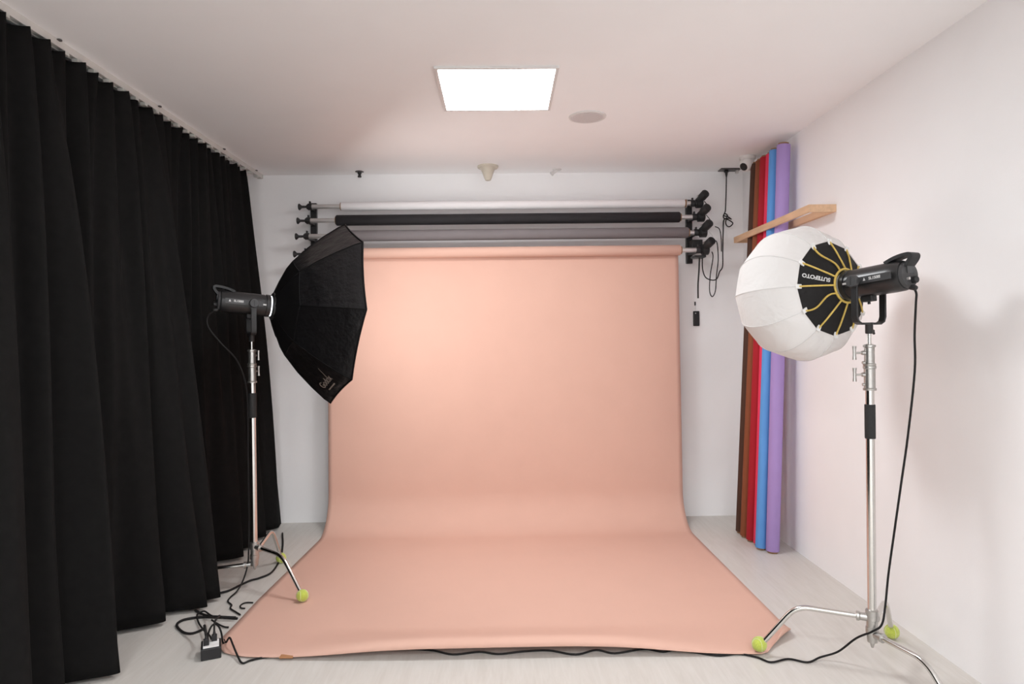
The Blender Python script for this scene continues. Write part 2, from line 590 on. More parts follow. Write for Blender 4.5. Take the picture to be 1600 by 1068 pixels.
# wiring of the motors: a lead from the ceiling outlet with a tied bundle, down to the motors
pl = empty('ceiling_outlet', (1.835, 5.285, H), 'grey metal outlet plate on the ceiling in the far right corner', 'outlet')
bevel(MB().box((-0.085, -0.030, -0.010), (0.075, 0.055, 0.0)).build('plate', 'steel_dark', pl), 0.002)
MB().lathe([(0.0, 0.014), (0.022, 0.014), (0.026, 0.010)], 14, axis_matrix((0.052, 0.01, -0.010), (0, 0, -1))).build('socket', 'alu', pl, 40)
MB().lathe([(0.0, 0.016), (0.016, 0.019), (0.018, 0.012), (0.040, 0.008), (0.055, 0.005)], 14, axis_matrix((-0.035, 0.0, -0.010), (0, 0, -1))).build('plug', 'black_plastic', pl, 40)
lead = [(1.800, 5.285, 2.706), (1.803, 5.30, 2.62), (1.801, 5.31, 2.50), (1.800, 5.32, 2.44), (1.79, 5.33, 2.41)]
for k in range(17):
    a = k * 2 * PI / 8
    cx, cz = (1.806, 2.405) if k < 9 else (1.835, 2.355)
    rr = 0.020 if k < 9 else 0.034
    lead.append((cx + math.cos(a) * rr * 0.8, 5.335 + 0.003 * (k % 3), cz + math.sin(a) * rr))
lead += [(1.795, 5.33, 2.38), (1.785, 5.33, 2.28), (1.778, 5.325, 2.12), (1.770, 5.31, 2.00), (1.735, 5.28, 1.955), (1.705, 5.25, 1.90), (1.66, 5.22, 1.885), (1.60, 5.20, 1.905), (1.57, 5.18, 1.97), (1.555, 5.13, 2.05)]
cable('power_lead', lead, 0.0045, 'thin black lead with a tied coil hanging from the ceiling outlet', 'cable', sub=5)
cable('motor_cable', [(1.625, 5.09, 2.16), (1.69, 5.20, 2.18), (1.70, 5.2, 2.05), (1.685, 5.2, 1.92), (1.675, 5.2, 1.80), (1.65, 5.2, 1.755), (1.63, 5.2, 1.80), (1.63, 5.18, 1.92), (1.64, 5.14, 2.05), (1.62, 5.10, 2.09)], 0.004, 'thin black cable looping below the lowest roller motor', 'cable', 'motor cables')
cable('motor_cable', [(1.66, 5.14, 2.29), (1.72, 5.22, 2.28), (1.758, 5.30, 2.21), (1.762, 5.31, 2.12)], 0.0035, 'short thin black cable arching from the third roller motor to the lead', 'cable', 'motor cables')
for i in range(3):
    (ya, za), (yb, zb) = rows[i], rows[i + 1]
    cable('motor_cable', [(1.60, ya - 0.03, za + 0.01), (1.635, ya - 0.02, za - 0.03), (1.64, (ya + yb) / 2, za - 0.07), (1.61, yb - 0.03, zb + 0.045)], 0.003,
          'pale thin wire joining the %s roller motors' % ('upper two', 'middle two', 'lower two')[i], 'cable', 'motor cables', mm='fixture' if i == 2 else 'cable')

# hanging remote
cable('hanging_pull_cord', [(1.530, 5.12, 2.06), (1.533, 5.15, 1.95), (1.540, 5.2, 1.85), (1.545, 5.22, 1.745)], 0.006, 'straight black pull cord hanging under the right roller bracket', 'cord', mm='rubber')
rc = empty('remote_control', (1.570, YB, 1.59), 'small black remote control hanging on the back wall beside the backdrop', 'remote control')
bevel(MB().box((-0.025, -0.018, -0.060), (0.025, -0.002, 0.060)).build('body', 'black_plastic', rc), 0.006, 3)
MB().lathe([(0, 0.004), (0.002, 0.004)], 10, axis_matrix((-0.008, -0.018, 0.042), (0, -1, 0))).build('indicator', 'print', rc)
MB().tube([(-0.004, -0.008, 0.06), (-0.006, -0.008, 0.085), (-0.008, -0.008, 0.11)], 0.0015, 6).build('hanging_wire', 'fixture', rc)
bevel(MB().box((-0.012, -0.014, 0.105), (-0.004, 0.0, 0.135)).build('hook', 'black_plastic', rc), 0.002)


# ------------------------------------------------------------------ things on the ceiling
def ceiling_panel(loc, label):
    lp = empty('ceiling_light', loc, label, 'light', 'LED ceiling panels')
    fr = MB()
    c = [(-0.305, -0.305), (0.305, -0.305), (0.305, 0.305), (-0.305, 0.305)]
    vs = []
    for h in (0.0, -0.012):
        for k in (1.0, 0.289 / 0.305):
            vs += [(x * k, y * k, h) for x, y in c]
    fs = []
    for i in range(4):
        j = (i + 1) % 4
        fs += [(i, j, 4 + j, 4 + i), (8 + i, 12 + i, 12 + j, 8 + j), (i, 8 + i, 8 + j, j), (4 + i, 4 + j, 12 + j, 12 + i)]
    fr.add(vs, fs)
    fr.build('frame', 'fixture', lp)
    MB().add([(-0.289, -0.289, -0.008), (-0.289, 0.289, -0.008), (0.289, 0.289, -0.008), (0.289, -0.289, -0.008)], [(0, 1, 2, 3)]).build('diffuser', 'panel', lp)


ceiling_panel((-0.006, 3.566, H), 'square white LED panel glowing on the ceiling beside the round speaker')
# added fill panels behind the photographer, unseen, to brighten walls, ceiling and lantern
for px_, py_, where in ((-0.95, -0.2, 'behind the photographer on the curtain side'), (0.95, -0.2, 'behind the photographer on the right side'),
                        (-0.95, -1.7, 'near the front wall on the curtain side'), (0.95, -1.7, 'near the front wall on the right side')):
    ceiling_panel((px_, py_, H), 'added unseen square fill-light panel on the ceiling ' + where)

sp = empty('ceiling_speaker', (0.534, 4.013, H), 'round flush white ceiling speaker behind the LED panel', 'speaker')
MB().lathe([(0.0, 0.112), (0.006, 0.110), (0.008, 0.098), (0.005, 0.096)], 40, axis_matrix((0, 0, 0), (0, 0, -1))).build('rim', 'fixture', sp, 40)
MB().lathe([(0.0, 0.096), (0.009, 0.090), (0.011, 0.05), (0.0115, 0.002)], 40, axis_matrix((0, 0, 0), (0, 0, -1))).build('grille', 'grille', sp, 40)

sd = empty('smoke_detector', (-0.086, 5.14, H), 'beige cone-shaped detector on the ceiling above the paper rolls', 'detector')
MB().lathe([(0.0, 0.080), (0.012, 0.080), (0.016, 0.076)], 32, axis_matrix((0, 0, 0), (0, 0, -1))).build('base', 'beige', sd, 40)
MB().lathe([(0.012, 0.070), (0.03, 0.052), (0.06, 0.040), (0.095, 0.028), (0.108, 0.022), (0.112, 0.012)], 32, axis_matrix((0, 0, 0), (0, 0, -1))).build('cone', 'beige', sd, 40)

s1 = empty('sprinkler', (-1.093, 5.27, H), 'dark sprinkler nozzle on the ceiling above the left bracket', 'sprinkler', 'ceiling sprinklers')
MB().lathe([(0.0, 0.032), (0.004, 0.034), (0.008, 0.016)], 24, axis_matrix((0, 0, 0), (0, 0, -1))).build('flange', 'steel_dark', s1, 40)
MB().lathe([(0.006, 0.017), (0.018, 0.015), (0.022, 0.011), (0.034, 0.011), (0.036, 0.015), (0.046, 0.014)], 18, axis_matrix((0, 0, 0), (0, 0, -1))).build('nozzle', 'black_metal', s1, 40)
s2 = empty('sprinkler', (0.440, 5.26, H), 'small white tilted sprinkler nozzle on the ceiling right of the detector', 'sprinkler', 'ceiling sprinklers')
MB().lathe([(0.0, 0.036), (0.005, 0.034), (0.008, 0.018)], 24, axis_matrix((0.015, 0, 0), (0, 0, -1))).build('flange', 'fixture', s2, 40)
MB().lathe([(0.0, 0.014), (0.04, 0.013), (0.045, 0.018), (0.055, 0.017)], 16, axis_matrix((0.012, 0, -0.004), (-0.75, -0.1, -0.6))).build('nozzle', 'fixture', s2, 40)

sc_ = empty('security_camera', (1.838, 4.93, H), 'white dome security camera with black lens beside the leaning rolls', 'camera')
MB().lathe([(0.0, 0.060), (0.020, 0.058), (0.026, 0.052)], 28, axis_matrix((0, 0, 0), (0, 0, -1))).build('base', 'fixture', sc_, 40)
cd = Vector((-0.72, -0.42, -0.55))
MB().lathe([(-0.0549, 0.004)] + [(-0.055 * math.cos(t * PI / 10), 0.055 * math.sin(t * PI / 10)) for t in range(1, 8)] + [(0.042, 0.034)], 28, axis_matrix((-0.008, -0.008, -0.058), cd)).build('dome', 'fixture', sc_, 60)
MB().lathe([(0.036, 0.030), (0.046, 0.029), (0.048, 0.022), (0.044, 0.012)], 28, axis_matrix((-0.008, -0.008, -0.058), cd)).build('lens', 'black_plastic', sc_, 40)


# ------------------------------------------------------------------ wooden holder and the leaning rolls
wh = empty('wooden_roll_holder', (XR, 3.87, 2.20), 'pale pine rail frame on the right wall holding the leaning paper rolls', 'rack')
bevel(MB().box((-0.162, 0.022, -0.040), (-0.146, 1.235, 0.004)).build('front_plank', 'pine', wh), 0.0015)
bevel(MB().box((-0.162, 0.0, -0.040), (0.0, 0.022, 0.004)).build('end_board', 'pine', wh), 0.0015)
bevel(MB().box((-0.022, 0.022, -0.040), (0.0, 1.235, 0.004)).build('wall_plank', 'pine', wh), 0.0015)
bevel(MB().box((-0.162, 1.235, -0.040), (0.0, 1.257, 0.004)).build('end_board', 'pine', wh), 0.0015)

leaning = [('dark_brown', (1.742, 4.885), (1.885, 4.885), 0.038, 'dark brown paper roll, leftmost of the leaning rolls'),
           ('rust', (1.735, 4.780), (1.885, 4.795), 0.036, 'rust brown paper roll leaning between the dark brown and red rolls'),
           ('red', (1.745, 4.680), (1.885, 4.705), 0.039, 'deep red paper roll leaning between the rust and pink rolls'),
           ('pink', (1.757, 4.590), (1.890, 4.625), 0.034, 'hot pink paper roll leaning between the red and blue rolls'),
           ('blue', (1.742, 4.502), (1.880, 4.530), 0.039, 'sky blue paper roll leaning beside the purple roll'),
           ('purple', (1.790, 4.430), (1.884, 4.405), 0.043, 'purple paper roll, rightmost of the leaning rolls')]
for nm, b, t, rr, lab in leaning:
    base = Vector((b[0], b[1], 0.0))
    tip = Vector((t[0], t[1], 2.725))
    d = (tip - base).normalized()
    L = 2.715
    z0 = rr * math.sqrt(max(0, 1 - d.z ** 2))
    root = empty('paper_roll', base, lab, 'paper roll', 'coloured paper rolls leaning in the corner')
    mx = axis_matrix((0, 0, z0), d, up=(0, 1, 0))
    MB().lathe([(0.012, rr - 0.014), (0.012, rr - 0.002), (0.014, rr), (L - 0.014, rr), (L - 0.012, rr - 0.002), (L - 0.012, rr - 0.014)], 28, mx).build('paper', 'roll_' + nm, root, 50)
    MB().lathe([(0.0, rr - 0.018), (0.0, rr - 0.010), (0.03, rr - 0.010)], 24, mx).build('core', 'cardboard', root, 50)
    MB().lathe([(L - 0.03, rr - 0.010), (L, rr - 0.010), (L, rr - 0.018)], 24, mx).build('core', 'cardboard', root, 50)


# ------------------------------------------------------------------ C-stands
def make_stand(name, loc, legs, label, handles):
    """legs: list of (angle in degrees, hub height, bend distance, bend height, foot distance, foot height)"""
    s = empty(name, loc, label, 'light stand', 'steel light stands with tennis-ball feet')
    MB().tube([(0, 0, 0.135), (0, 0, 1.22)], 0.0175, 20).build('pole', 'chrome', s, 50)
    MB().lathe([(1.0, 0.0176), (1.0, 0.0205), (1.003, 0.0215), (1.142, 0.0215), (1.145, 0.0205), (1.145, 0.0176)], 20, axis_matrix((0, 0, 0), (0, 0, 1), (0, 1, 0))).build('grip', 'rubber', s, 40)
    up = axis_matrix((0, 0, 0), (0, 0, 1), (0, 1, 0))
    MB().lathe([(1.205, 0.0176), (1.205, 0.026), (1.213, 0.027), (1.216, 0.0225), (1.296, 0.0225), (1.299, 0.026), (1.308, 0.026), (1.310, 0.020)], 20, up).build('lower_clamp', 'cast', s, 40)
    MB().lathe([(1.308, 0.0225), (1.312, 0.0255), (1.318, 0.0255), (1.321, 0.0205), (1.387, 0.0205), (1.390, 0.025), (1.398, 0.025), (1.402, 0.012)], 20, up).build('upper_clamp', 'cast', s, 40)
    MB().tube([(0, 0, 1.40), (0, 0, 1.47)], 0.008, 14).build('stud', 'chrome', s, 50)
    ha = R(handles)
    hx, hy = math.cos(ha), math.sin(ha)
    for hz in (1.272, 1.365):
        h = MB().tube([(hx * 0.015, hy * 0.015, hz), (hx * 0.058, hy * 0.058, hz)], 0.0045, 10)
        h.sweep([(hx * 0.062, hy * 0.062, hz - 0.029), (hx * 0.062, hy * 0.062, hz - 0.01), (hx * 0.062, hy * 0.062, hz + 0.01), (hx * 0.062, hy * 0.062, hz + 0.029)],
                [(math.cos(2 * PI * j / 10) * 0.006, math.sin(2 * PI * j / 10) * 0.009) for j in range(10)], radii=[1.0, 0.8, 0.8, 1.0])
        h.build('t_handle', 'cast', s, 50)
        h2 = MB().lathe([(0.015, 0.010), (0.032, 0.009), (0.034, 0.004)], 12, axis_matrix((0, 0, hz), (hx, hy, 0)))
        h2.build('clamp_boss', 'cast', s, 50)
        MB().lathe([(0.016, 0.007), (0.030, 0.006)], 10, axis_matrix((0, 0, hz - 0.042), (hx, hy, 0))).build('clamp_bolt', 'cast', s, 50)
    MB().lathe([(0.108, 0.005), (0.128, 0.010), (0.132, 0.020), (0.17, 0.0225), (0.172, 0.026), (0.195, 0.026), (0.197, 0.0225), (0.225, 0.0225), (0.227, 0.026), (0.268, 0.026), (0.272, 0.0177)], 20, up).build('hub', 'cast', s, 40)
    for an, hz, bd, bz, fd, fz in legs:
        dx, dy = math.cos(R(an)), math.sin(R(an))
        pts = [(0.022, hz), (bd - 0.06, hz + (bz - hz) * (bd - 0.06) / bd)]
        for k in range(1, 6):                          # rounded bend
            t = k / 6
            a0 = Vector((bd - 0.06, hz + (bz - hz) * (bd - 0.06) / bd))
            c = Vector((bd, bz))
            e = c + (Vector((fd, fz)) - c).normalized() * 0.06
            q = a0 * (1 - t) ** 2 + c * 2 * t * (1 - t) + e * t * t
            pts.append((q.x, q.y))
        pts += [(e.x, e.y), (fd, fz)]
        MB().tube([(dx * a, dy * a, z) for a, z in pts], 0.0115, 14).build('leg', 'chrome', s, 60)
        MB().lathe([(0.020, 0.017), (0.046, 0.0165), (0.050, 0.020), (0.060, 0.020), (0.062, 0.012)], 16, axis_matrix((0, 0, hz), (dx, dy, (bz - hz) / bd))).build('leg_collar', 'cast', s, 40)
        if fz < 0.02:
            MB().lathe([(-0.012, 0.012), (-0.010, 0.014), (0.02, 0.014)], 14, axis_matrix((dx * fd, dy * fd, fz), (-dx * (fd - bd), -dy * (fd - bd), bz - fz))).build('rubber_tip', 'rubber', s, 40)
    return s


SR = (1.568, 2.83, 0.0)
SLT = (-1.466, 3.96, 0.0)


def polar(c, p):
    dx, dy = p[0] - c[0], p[1] - c[1]
    return math.degrees(math.atan2(dy, dx)), math.hypot(dx, dy)


ball_pts = {}
aA, dA = polar(SR, (1.152, 3.012))
aB, dB = polar(SR, (1.836, 3.145))
make_stand('light_stand', SR, [(aA, 0.235, dA - 0.155, 0.242, dA - 0.012, 0.052), (aB, 0.215, dB - 0.13, 0.222, dB - 0.01, 0.05), (-77, 0.170, 0.27, 0.176, 0.43, 0.016)],
           'chrome light stand under the white lantern, its legs beside the right wall', 176)
aC, dC = polar(SLT, (-1.118, 3.722))
aD, dD = polar(SLT, (-1.455, 4.395))
make_stand('light_stand', SLT, [(aC, 0.245, dC - 0.17, 0.232, dC - 0.012, 0.055), (aD, 0.20, dD - 0.15, 0.26, dD - 0.01, 0.05), (190, 0.140, 0.30, 0.125, 0.42, 0.016)],
           'chrome light stand under the black softbox, in front of the curtain', 75)


def tennis_ball(loc, lab, up):
    b = empty('tennis_ball', (loc[0], loc[1], 0), lab, 'tennis ball', 'tennis balls on the stand feet')
    z = loc[2]
    r = 0.0335
    ball = MB().lathe([(-r * math.cos(PI * k / 16), max(0.0008, r * math.sin(PI * k / 16))) for k in range(17)], 28, axis_matrix((0, 0, z), up)).build('felt', 'tennis', b, 180)
    seam = []
    for k in range(97):
        t = 2 * PI * k / 96
        a, bb = 0.75, 0.25
        p = Vector((a * math.cos(t) + bb * math.cos(3 * t), a * math.sin(t) - bb * math.sin(3 * t), 2 * math.sqrt(a * bb) * math.sin(2 * t)))
        seam.append(Vector((0, 0, z)) + p.normalized() * (r + 0.0002))
    MB().tube(seam, 0.0011, 6, caps=False).build('seam', 'tennis_seam', b, 180)
    return b


tennis_ball((1.152, 3.012, 0.0475), 'tennis ball on the front right corner of the peach paper', (0.6, -0.2, 0.7))
tennis_ball((1.836, 3.145, 0.0335), 'tennis ball on the stand foot against the right wall', (0.2, -0.3, 0.8))
tennis_ball((-1.118, 3.722, 0.0385), 'tennis ball on the left part of the peach paper', (-0.4, 0.2, 0.8))
tennis_ball((-1.455, 4.395, 0.0335), 'tennis ball on the bare floor by the curtain and peach paper', (0, -0.3, 0.8))


# ------------------------------------------------------------------ studio lights
def make_light(loc, yaw, pitch, label, sd_):
    """head at the pivot, local +X points forward; yaw about z, pitch downwards"""
    root = empty('studio_light', loc, label, 'studio light', 'LED studio lights', rotz=yaw)
    P = Matrix.Rotation(pitch, 4, 'Y')          # +X tips down for positive pitch

    def pm(m=None):
        return P @ m if m else P
    body = MB().lathe([(-0.172, 0.050), (-0.168, 0.058), (-0.158, 0.062), (-0.120, 0.0635), (0.070, 0.0635), (0.072, 0.061), (0.078, 0.061), (0.080, 0.066), (0.100, 0.066), (0.104, 0.062)], 36, pm())
    body = body.build('housing', 'head', root, 35)
    # rear cap, display and dials
    MB().lathe([(-0.186, 0.030), (-0.184, 0.050), (-0.172, 0.055)], 32, pm()).build('back_panel', 'head_dark', root, 35)
    bevel(MB().box((-0.1895, -0.020, 0.004), (-0.1855, 0.020, 0.034), pm()).build('display', 'screen', root), 0.001)
    MB().lathe([(-0.205, 0.012), (-0.203, 0.014), (-0.185, 0.014)], 18, pm(axis_matrix((0, -0.012, -0.022), (1, 0, 0)))).build('dial', 'black_plastic', root, 40)
    MB().lathe([(-0.196, 0.006), (-0.185, 0.006)], 12, pm(axis_matrix((0, 0.02, -0.018), (1, 0, 0)))).build('switch', 'alu', root, 40)
    MB().lathe([(0.0, 0.011), (0.020, 0.011), (0.026, 0.008)], 14, pm(axis_matrix((-0.178, -0.006, -0.050), (-1, 0, -0.3)))).build('power_plug', 'black_plastic', root, 40)
    # carrying handle: a loop at the rear top
    hp = [(-0.095, 0, 0.060), (-0.130, 0, 0.072), (-0.165, 0, 0.079), (-0.200, 0, 0.080), (-0.209, 0, 0.073), (-0.203, 0, 0.058), (-0.180, 0, 0.034)]
    hm = MB().sweep([P @ Vector(p) for p in smooth_path(hp, 4)], [(-0.027, -0.007), (0.027, -0.007), (0.027, 0.007), (-0.027, 0.007)], up=(0, 0, 1))
    bevel(hm.build('handle', 'black_plastic', root, 40), 0.003)
    # side plate that carries the printing, on the side towards the room
    bevel(MB().box((-0.150, sd_ * 0.0665 - 0.0015, -0.013), (0.060, sd_ * 0.0665 + 0.0015, 0.017), pm()).build('side_plate', 'head_dark', root), 0.001)
    return root, P


def finish_light(root, P, side, lit):
    """side: +1/-1 = local y side that faces the camera"""
    tm = P @ Matrix.Translation((-0.078, side * 0.0682, 0.004)) @ Matrix.Rotation(PI / 2, 4, 'X')
    if side > 0:
        tm = P @ Matrix.Translation((-0.078, side * 0.0682, 0.004)) @ Matrix.Rotation(PI, 4, 'Z') @ Matrix.Rotation(PI / 2, 4, 'X')
    text_mesh('SL150III', 0.0165, tm, 'badge_print', 'print', root, bold=0.0004)
    ox = -0.1255 if side < 0 else -0.0305
    MB().add([P @ Vector((ox - 0.006, side * 0.0682, -0.002)), P @ Vector((ox + 0.006, side * 0.0682, -0.002)), P @ Vector((ox, side * 0.0682, 0.011)),
              P @ Vector((ox - 0.006, side * 0.0672, -0.002)), P @ Vector((ox + 0.006, side * 0.0672, -0.002)), P @ Vector((ox, side * 0.0672, 0.011))],
             [(0, 1, 2), (5, 4, 3), (0, 3, 4, 1), (1, 4, 5, 2), (2, 5, 3, 0)]).build('badge_mark', 'print', root)
    MB().box((0.056, side * 0.0675 - 0.001, -0.004), (0.074, side * 0.0675 + 0.001, 0.004), P).build('mount_arrow', 'print', root)
    # yoke stays upright
    W = 0.088
    zb = -0.178
    pts = [(0, -W, 0.012), (0, -W, zb + 0.03), (0, -W + 0.008, zb + 0.010), (0, -W + 0.028, zb), (0, W - 0.028, zb), (0, W - 0.008, zb + 0.010), (0, W, zb + 0.03), (0, W, 0.012)]
    yk = MB().sweep([Vector(p) for p in pts], [(-0.0045, -0.015), (0.0045, -0.015), (0.0045, 0.015), (-0.0045, 0.015)], up=(1, 0, 0))
    bevel(yk.build('yoke', 'black_metal', root, 30), 0.002)
    for s in (-1, 1):
        kn = MB().lathe([(0.066, 0.012), (0.086, 0.012), (0.086, 0.024), (0.092, 0.026), (0.108, 0.0255), (0.112, 0.023), (0.112, 0.004)], 24, axis_matrix((0, 0, 0), (0, s, 0)))
        kn = kn.build('yoke_knob', 'head_dark', root, 35)
        MB().box((-0.003, s * 0.1115 - 0.001, -0.017), (0.003, s * 0.1115 + 0.001, 0.017)).build('knob_slot', 'black_plastic', kn)
    rcv = MB().lathe([(0.0, 0.017), (0.006, 0.017), (0.008, 0.0155), (0.045, 0.0155), (0.048, 0.013)], 18, axis_matrix((0, 0, zb + 0.005), (0, 0, -1), (0, 1, 0)))
    rcv.build('stud_receiver', 'black_metal', root, 40)
    MB().tube([(0.0, -side * 0.012, zb - 0.028), (0.004, -side * 0.032, zb - 0.030), (0.01, -side * 0.040, zb - 0.040), (0.012, -side * 0.046, zb - 0.042)], 0.0055, 10).build('receiver_lever', 'black_plastic', root, 60)
    # umbrella clamp under the body
    bevel(MB().box((-0.02, -0.018, -0.084), (0.032, 0.018, -0.060), P).build('umbrella_clamp', 'black_plastic', root), 0.003)
    MB().lathe([(0, 0.006), (0.012, 0.006)], 12, P @ axis_matrix((0.006, 0, -0.083), (0, 0, -1), (0, 1, 0))).build('clamp_screw', 'black_plastic', root, 40)
    if lit:
        MB().lathe([(0.1045, 0.040), (0.1050, 0.0600), (0.1095, 0.0610), (0.1098, 0.040)], 32, P).build('lamp_face', 'lamp_glow', root, 60)
    else:
        MB().lathe([(0.1045, 0.030), (0.106, 0.058), (0.116, 0.058), (0.1165, 0.030)], 32, P).build('lamp_face', 'white_tab', root, 60)


# right lamp: points away from the camera and a little left
B_R = R(180 - 66)
PIT_R = R(4.5)
PIVR = Vector((1.568, 2.83, 1.667))
lr, P_R = make_light(PIVR, B_R, PIT_R, 'black LED studio light on the right stand behind the white lantern', 1)
finish_light(lr, P_R, 1, False)
# left lamp: points right and away
A_L = R(29.5)
PIT_L = R(5.5)
PIVL = Vector((-1.466, 3.96, 1.667))
ll, P_L = make_light(PIVL, A_L, PIT_L, 'black LED studio light on the left stand in front of the curtain', -1)
finish_light(ll, P_L, -1, True)


# ------------------------------------------------------------------ octagonal softbox (lit)
sbx = empty('octagonal_softbox', PIVL, 'black octagonal softbox on the left stand, lit and facing the peach backdrop', 'softbox', rotz=A_L)
prof = [(0.122, 0.080), (0.150, 0.155), (0.185, 0.235), (0.215, 0.282), (0.30, 0.380), (0.39, 0.465), (0.475, 0.535), (0.515, 0.560)]
NS = 8
PH = R(90)          # a vertex towards the camera


def oct_pt(a, r, k, t, sag=0.0):
    """point on the flat facet between rib k and k+1"""
    a0, a1 = PH + 2 * PI * k / NS, PH + 2 * PI * (k + 1) / NS
    p0 = Vector((a, math.cos(a0) * r, math.sin(a0) * r))
    p1 = Vector((a, math.cos(a1) * r, math.sin(a1) * r))
    p = p0.lerp(p1, t)
    b = 4 * t * (1 - t)
    p.x -= sag * b
    p.y *= 1 - 0.035 * sag * 20 * b
    p.z *= 1 - 0.035 * sag * 20 * b
    return P_L @ p


def prof_at(s, lst):
    s = s * (len(lst) - 1)
    i = min(int(s), len(lst) - 2)
    t = s - i
    return lst[i][0] + (lst[i + 1][0] - lst[i][0]) * t, lst[i][1] + (lst[i + 1][1] - lst[i][1]) * t


for k in range(NS):
    front = MB().grid(9, 13, lambda u, v, k=k: oct_pt(*prof_at(v, prof[3:]), k, u, 0.008 * v * v))
    pn = front.build('panel', 'nylon', sbx, 180)
    rear = MB().grid(7, 7, lambda u, v, k=k: oct_pt(*prof_at(v, prof[:4]), k, u, 0.004 * v))
    rear.build('rear_panel', 'nylon_matte', sbx, 180)
    a0 = PH + 2 * PI * k / NS
    rib = [P_L @ Vector((a - 0.001, math.cos(a0) * (r + 0.001), math.sin(a0) * (r + 0.001))) for a, r in prof]
    MB().tube(rib, 0.0032, 6).build('seam_binding', 'nylon_matte', sbx, 60)
    rim = [oct_pt(0.515, 0.561, k, t / 8, 0.008) for t in range(9)]
    MB().tube(rim, 0.005, 6).build('rim_binding', 'nylon_matte', sbx, 60)
    zip_ = [oct_pt(0.2165, 0.284, k, t / 6, 0.004) for t in range(7)]
    MB().tube(zip_, 0.0035, 6).build('zip_seam', 'nylon_matte', sbx, 60)
MB().lathe([(0.1105, 0.050), (0.1105, 0.070), (0.115, 0.080), (0.130, 0.084), (0.134, 0.076), (0.134, 0.062)], 40, P_L).build('speed_ring', 'black_metal', sbx, 40)
dv = [P_L @ Vector((0.478, 0, 0))] + [P_L @ Vector((0.478, math.cos(PH + 2 * PI * k / NS) * 0.522, math.sin(PH + 2 * PI * k / NS) * 0.522)) for k in range(NS)]
MB().add(dv, [(0, 1 + k, 1 + (k + 1) % NS) for k in range(NS)]).build('diffuser', 'softbox_glow', sbx)


def facet_frame(k, s, t, lift=0.002, lst=prof[3:]):
    """frame lying on softbox facet k: local X across (towards rib k+1), local Y towards the lens rim, Z outwards"""
    a, r = prof_at(s, lst)
    p = oct_pt(a, r, k, t, 0.008 * s * s)
    px = oct_pt(a, r, k, min(1, t + 0.05), 0.008 * s * s) - oct_pt(a, r, k, t - 0.05, 0.008 * s * s)
    a2, r2 = prof_at(min(1, s + 0.05), lst)
    a1, r1 = prof_at(s - 0.05, lst)
    py = oct_pt(a2, r2, k, t, 0.008 * s * s) - oct_pt(a1, r1, k, t, 0.008 * s * s)
    x = px.normalized()
    z = x.cross(py).normalized()
    yv = z.cross(x)
    out = p - (P_L @ Vector((a, 0, 0)))
    if z.dot(out) < 0:
        z = -z
        x = yv.cross(z)
    m = Matrix((x, yv, z)).transposed().to_4x4()
    m.translation = p + z * lift
    return m


# ------------------------------------------------------------------ white lantern softbox (off)
ln = empty('lantern_softbox', PIVR, 'white ball-shaped lantern softbox with black and yellow back on the right stand', 'softbox', rotz=B_R)
NL = 12
CA = 0.345           # axial distance of the ball's middle from the pivot
disc_prof = [(0.110, 0.072), (0.130, 0.115), (0.155, 0.165), (0.185, 0.215)]
ball_prof = []
for k in range(9):                    # back half from the disc edge to the equator
    th = math.asin(-0.160 / 0.2175) * (1 - k / 8)
    ball_prof.append((CA + 0.2175 * math.sin(th), 0.318 * math.cos(th)))
for k in range(1, 13):                # front half
    th = PI / 2 * 0.985 * k / 12
    ball_prof.append((CA + 0.275 * math.sin(th), 0.318 * max(0.012, math.cos(th)) ** 0.9))


def gore_pt(lst, k, u, v, bulge=0.0):
    a, r = prof_at(v, lst)
    a0, a1 = 2 * PI * k / NL + R(1), 2 * PI * (k + 1) / NL + R(1)
    p = Vector((a, math.cos(a0) * r, math.sin(a0) * r)).lerp(Vector((a, math.cos(a1) * r, math.sin(a1) * r)), u)
    b = 4 * u * (1 - u)
    p.y *= 1 + bulge * b
    p.z *= 1 + bulge * b
    return P_R @ p


disc_prof[-1] = (ball_prof[0][0], ball_prof[0][1])
for k in range(NL):
    MB().grid(7, 29, lambda u, v, k=k: gore_pt(ball_prof, k, u, v, 0.008)).build('gore', 'lantern', ln, 180)
    MB().grid(5, 7, lambda u, v, k=k: gore_pt(disc_prof, k, u, v, 0.0)).build('back_panel', 'lantern_black', ln, 180)
    an = 2 * PI * k / NL + R(1)
    pip = []
    for j in range(17):
        a, r = prof_at(j / 16, disc_prof)
        wob = 0.012 * math.sin(2 * PI * j / 16) * (1 if k % 3 == 2 else 0)
        aa = an + wob / max(r, 0.05)
        pip.append(P_R @ Vector((a - 0.004, math.cos(aa) * r, math.sin(aa) * r)))
    MB().tube(pip, 0.0042, 6).build('yellow_piping', 'yellow', ln, 60)
    ea, er = disc_prof[-1]
    mt = P_R @ axis_matrix((ea - 0.006, math.cos(an) * (er - 0.004), math.sin(an) * (er - 0.004)), (0, math.cos(an), math.sin(an)), (1, 0, 0))
    bevel(MB().box((-0.016, -0.010, -0.004), (0.014, 0.010, 0.004), mt).build('rib_clip', 'white_tab', ln), 0.002)
    seam = [gore_pt(ball_prof, k, 0, j / 28) for j in range(29)]
    MB().tube(seam, 0.0022, 5).build('seam', 'lantern_seam', ln, 60)
ring = [P_R @ Vector((0.1075, math.cos(2 * PI * j / 48) * 0.074, math.sin(2 * PI * j / 48) * 0.074)) for j in range(49)]
MB().tube(ring, 0.0055, 8, caps=False).build('yellow_ring', 'yellow', ln, 180)
MB().lathe([(0.1172, 0.060), (0.1172, 0.070), (0.128, 0.072), (0.130, 0.060)], 32, P_R).build('speed_ring', 'black_metal', ln, 40)

